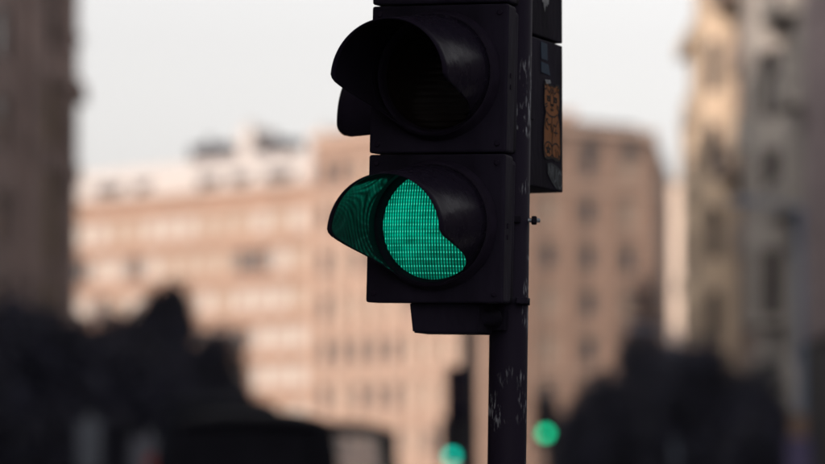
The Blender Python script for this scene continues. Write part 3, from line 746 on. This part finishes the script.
# ------------------------------------------------------------------ second head, turned away, with stickers on its back
SEC2 = .303; a2 = R(22); phi = R(-112)
Rc = at(563.3, 193.8, 7.43)
DB = .13
n2 = Vector((math.sin(phi), -math.cos(phi), 0)); u2 = Vector((math.cos(phi), math.sin(phi), 0))
org = Rc + u2 * (SW/2) + n2 * DB; org.z = Rc.z + SEC2/2
rear = root('rear_signal', tuple(org)); rear.rotation_euler = (0, R(0.0), phi)
tag(rear, 'black signal head turned away behind the pole, stickers on its back', 'traffic light', 'traffic signals')
CAP = visor_mesh(.236, lambda v: 1.0, tilt=3.0, base=.026, a_max=R(106), round_end=True)
box_m = mat('sticker_back_plastic', (0.016, 0.0135, 0.023), .6, .06, .25, 30, .05)
for k, lm in enumerate((amber_off, red_off)):
    s_ = section(rear, SEC2*k, lm, CAP, lid_depth=.06, depth=DB, inset=.002, SEC=SEC2, bev=.003, ZO=-.003)
bm = bmesh.new(); box(bm, .06, .12, DB - .004, DB + .012, -.02, .02); obj('bracket', bm, plastic, rear)
bm = bmesh.new(); box(bm, .06, .12, DB - .004, DB + .012, SEC - .02, SEC + .02); obj('bracket', bm, plastic, rear)

S2 = 7.40 / F
def bk(px, py): # a place on the back of the second head, seen at that spot: (local x, local z)
    return (-SW/2 + (563.3 - px) * S2 / math.sin(a2), -SEC2/2 + (190.6 - py) * S2)
def flat(polys, lift, thick=.0004):
    bm = bmesh.new()
    for po in polys:
        v0 = [bm.verts.new((x, DB + lift, z)) for x, z in po]; v1 = [bm.verts.new((x, DB + lift - thick, z)) for x, z in po]
        try:
            bm.faces.new(v0); bm.faces.new(v1[::-1])
        except ValueError: pass
        for i in range(len(po)): bm.faces.new((v0[i], v0[(i+1) % len(po)], v1[(i+1) % len(po)], v1[i]))
    bmesh.ops.recalc_face_normals(bm, faces=bm.faces); return bm
def stroke(pts, w_):
    """a polyline as short quads"""
    out = []
    for (x0, z0), (x1, z1) in zip(pts, pts[1:]):
        d_ = Vector((x1 - x0, z1 - z0)); L = d_.length
        if L < 1e-6: continue
        d_ /= L; n_ = Vector((-d_.y, d_.x)) * w_/2; e = d_ * w_ * .3
        out.append([(x0 - e.x + n_.x, z0 - e.y + n_.y), (x1 + e.x + n_.x, z1 + e.y + n_.y), (x1 + e.x - n_.x, z1 + e.y - n_.y), (x0 - e.x - n_.x, z0 - e.y - n_.y)])
    return out
# orange animal sticker: outline drawn in a unit box (0..1 across, 0..1 up)
bx0, bz0 = bk(559.6, 159); bx1, bz1 = bk(541, 82)
def un(u, v): return (bx1 + (bx0 - bx1) * u, bz0 + (bz1 - bz0) * v)
half = [(.5, .965), (.68, .955), (.75, .985), (.9, .985), (.97, .95), (.93, .89), (.95, .78), (.93, .68), (.85, .60), (.92, .52), (.97, .40), (.98, .25), (1.0, .10), (.93, .01), (.72, .0), (.56, .02)]
outl = [un(u, v) for u, v in half] + [un(1 - u, v) for u, v in half[::-1][:-1]]
orange = mat('orange_sticker', (0.27, 0.095, 0.024), .5, .4, .12, 60)
stk = obj('sticker', flat([outl], .0012), orange, rear); stk['label'] = 'orange animal sticker'
ink = mat('black_ink', (0.012, 0.01, 0.012), .5, .3, .1, 30)
W = .0032
lines = []
def L_(*pts, w_=W): lines.extend(stroke([un(*q) for q in pts], w_))
def ring_(cx, cy, rx, ry, a0=0, a1=360, n=14, w_=W): L_(*[(cx + rx*math.cos(R(a0 + (a1-a0)*i/n)), cy + ry*math.sin(R(a0 + (a1-a0)*i/n))) for i in range(n + 1)], w_=w_)
lines.extend(stroke(outl + outl[:1], W))
for s_ in (0, 1):
    f = lambda u: u if s_ == 0 else 1 - u
    ring_(f(.13), .93, .07, .03); ring_(f(.3), .775, .085, .018, w_=.0036); L_((f(.20), .81), (f(.36), .815))
    L_((f(.5), .70), (f(.44), .715), (f(.56), .715)); L_((f(.42), .655), (f(.47), .64), (f(.5), .66), (f(.5), .70)); L_((f(.42), .70), (f(.4), .80), (f(.45), .88))
    L_((f(.12), .70), (f(.22), .72)); L_((f(.12), .66), (f(.23), .69)); L_((f(.2), .60), (f(.35), .565), (f(.5), .56))
    L_((f(.25), .90), (f(.35), .86), (f(.42), .91)); L_((f(.15), .52), (f(.28), .44), (f(.4), .46), (f(.46), .36)); ring_(f(.28), .12, .24, .10, 30, 330)
ring_(.3, .45, .2, .07, 100, 260); L_((.5, .55), (.48, .44), (.53, .34), (.5, .2), (.5, .02)); L_((.72, .02), (.74, .1), (.7, .14)); L_((.86, .02), (.87, .1), (.83, .13))
L_((.62, .36), (.82, .36)); L_((.72, .32), (.72, .40))
st = [(.28 + .14*math.sin(2*math.pi*2*i/5), .12 + .062*math.cos(2*math.pi*2*i/5)) for i in range(6)]; L_(*st)
L_((.5, .93), (.5, .86)); L_((.42, .95), (.44, .90)); L_((.58, .95), (.56, .90))
obj('sticker_print', flat(lines, .0016, .0002), ink, stk)
# blue tape
def quad(pts): return [bk(*q) for q in pts]
blue = mat('blue_tape', (0.011, 0.036, 0.075), .5, .4, .2, 80)
for q in ([(538.6, 43.5), (545.5, 44.2), (545.8, 61), (539, 60.5)], [(538.8, 63.5), (546.6, 64.5), (548.5, 75), (538.8, 74)]):
    o = obj('tape', flat([quad(q)], .0012), blue, rear); o['label'] = 'strip of blue tape'
# scraped white paint at the top and above the sticker
scr = mat('white_scrape', (0.26, 0.27, 0.29), .7, .3, .4, 150)
def jag(pts): return quad(pts)
obj('scrape', flat([jag([(540, -6), (547.5, -6), (547, 4), (545.8, 4.2), (545.5, 7), (544.4, 5), (543.6, 7.5), (543, 12.6), (542.3, 9), (541.2, 3), (540.3, 4)])], .0012), scr, rear)
obj('scrape', flat([jag([(542.5, 80.6), (548, 79.5), (548.8, 83), (544, 84.4)])], .0021), scr, rear)
# pale sticker with the letters NUC
cx_, cz_ = bk(553.2, 174.5)
pale = mat('pale_lettering', (0.11, 0.125, 0.14), .6, .3, .25, 120); under = mat('sticker_dark_ground', (0.03, 0.034, 0.042), .6, .3, .2, 60)
slab = [(545.3, 163.5), (550, 162.2), (556, 164.8), (560.6, 168.5), (561, 182), (559.6, 188), (555, 187), (549.5, 180), (545.6, 173)]
lo = obj('sticker', flat([quad(slab)], .0012), under, rear); lo['label'] = 'small dark sticker lettered in pale outline'
def let(pts): return [bk(*q) for q in pts]
lt = []
lt += stroke(let([(546.6, 173), (546.6, 165), (549.4, 176), (549.8, 165.5)]), .0045)
lt += stroke(let([(551.2, 166.5), (551.0, 177), (552.6, 181), (554.4, 178.5), (555, 168)]), .0045)
lt += stroke(let([(560.2, 172), (558.4, 169.5), (556.6, 173), (556.2, 180), (557.4, 185.5), (559.6, 186), (560.4, 183)]), .0045)
lt += stroke(let([(545.6, 173), (549.5, 180), (555, 187)]), .002)
obj('lettering', flat(lt, .0016, .0002), pale, lo)

# ------------------------------------------------------------------ far signals down the street
def far_signal(px, py, Y, label, plabel, pole_px, pole_top, side, lampm):
    c = copy_tree(sig); P_ = at(px, py, Y)
    c.location = P_; c.rotation_euler = (0, 0, R(2 * side)); c['label'] = label
    secs = sorted([o for o in c.children if o.name.startswith('signal_section')], key=lambda o: o.location.z)
    for o in secs[0].children:
        if o.name.startswith('lens'):
            o.data = o.data.copy(); o.data.materials.clear(); o.data.materials.append(lampm)
    bm = bbox(-.27, .27, .112, .122, -.24, .86, .004); obj('backing_board', bm, dark_paint, c)
    pr = root('signal_pole', (X(pole_px, Y), Y + .22, .12)); tag(pr, plabel, 'pole')
    bm = bmesh.new(); lathe(bm, [(.085, -.01), (.085, H(pole_top, Y) - .12), (.04, H(pole_top, Y) - .08)], 20); obj('shaft', bm, dark_paint, pr)
    bm = bmesh.new(); z = P_.z - .2; x0 = P_.x - pr.location.x
    box(bm, min(x0, 0), max(x0, 0), -.08, -.04, z + .02, z + .06); obj('mounting_arm', bm, dark_paint, pr)
    return pr
far_signal(451.5, 456, 84, 'blurred far signal with teal lamp left of the near pole', 'dark pole of the far teal signal, left of the near pole', 462, 415, 1, teal_far)
far_signal(545.5, 433, 84, 'blurred far signal with green lamp right of the near pole', 'dark pole of the far green signal, right of the near pole', 552, 420, -1, green_far)
# mid-distance pole with an unlit head turned away
Y = 40
pr = root('signal_pole', (X(469, Y), Y, .12)); tag(pr, 'blurred dark mast with a dark head, just left of the near pole', 'pole')
bm = bmesh.new(); lathe(bm, [(.1, -.01), (.085, H(325, Y) - .12), (.04, H(323, Y) - .1)], 20); obj('shaft', bm, dark_paint, pr)
mid = copy_tree(sig); mid.location = (X(459, Y), Y - .26, H(420, Y) + SEC/2); mid.rotation_euler = (0, 0, R(165)); mid['label'] = 'dark unlit signal head on the blurred mast left of the near pole'
zt_ = H(420, Y) - .12
for o in list(mid.children):
    if o.name.startswith('signal_section') and o.location.z > SEC*1.5:
        for c in list(o.children): bpy.data.objects.remove(c)
        bpy.data.objects.remove(o)
for o in list(mid.children):
    if o.name.startswith('bracket') and o.location.z >= 0 and max(v.co.z for v in o.data.vertices) > SEC:
        for c in list(o.children): bpy.data.objects.remove(c)
        bpy.data.objects.remove(o)
for o in mid.children:
    for c in o.children:
        if c.name.startswith('lens'):
            c.data = c.data.copy(); c.data.materials.clear(); c.data.materials.append(amber_off)
bm = bmesh.new(); box(bm, -.1, .03, -.16, .05, zt_ + .1, zt_ + .16); obj('mounting_arm', bm, dark_paint, pr)

# ------------------------------------------------------------------ haze in the street air
hm = bpy.data.materials.new('haze_air'); hm.use_nodes = True; t = hm.node_tree
t.nodes.remove(t.nodes['Principled BSDF']); pv = t.nodes.new('ShaderNodeVolumePrincipled')
pv.inputs['Color'].default_value = (.88, .89, .97, 1); pv.inputs['Density'].default_value = .00016
t.links.new(pv.outputs[0], t.nodes['Material Output'].inputs['Volume'])
bm = bmesh.new(); box(bm, -720, 720, -720, 720, -1.15, 36); hz = obj('haze', bm, hm); hz['kind'] = 'stuff'
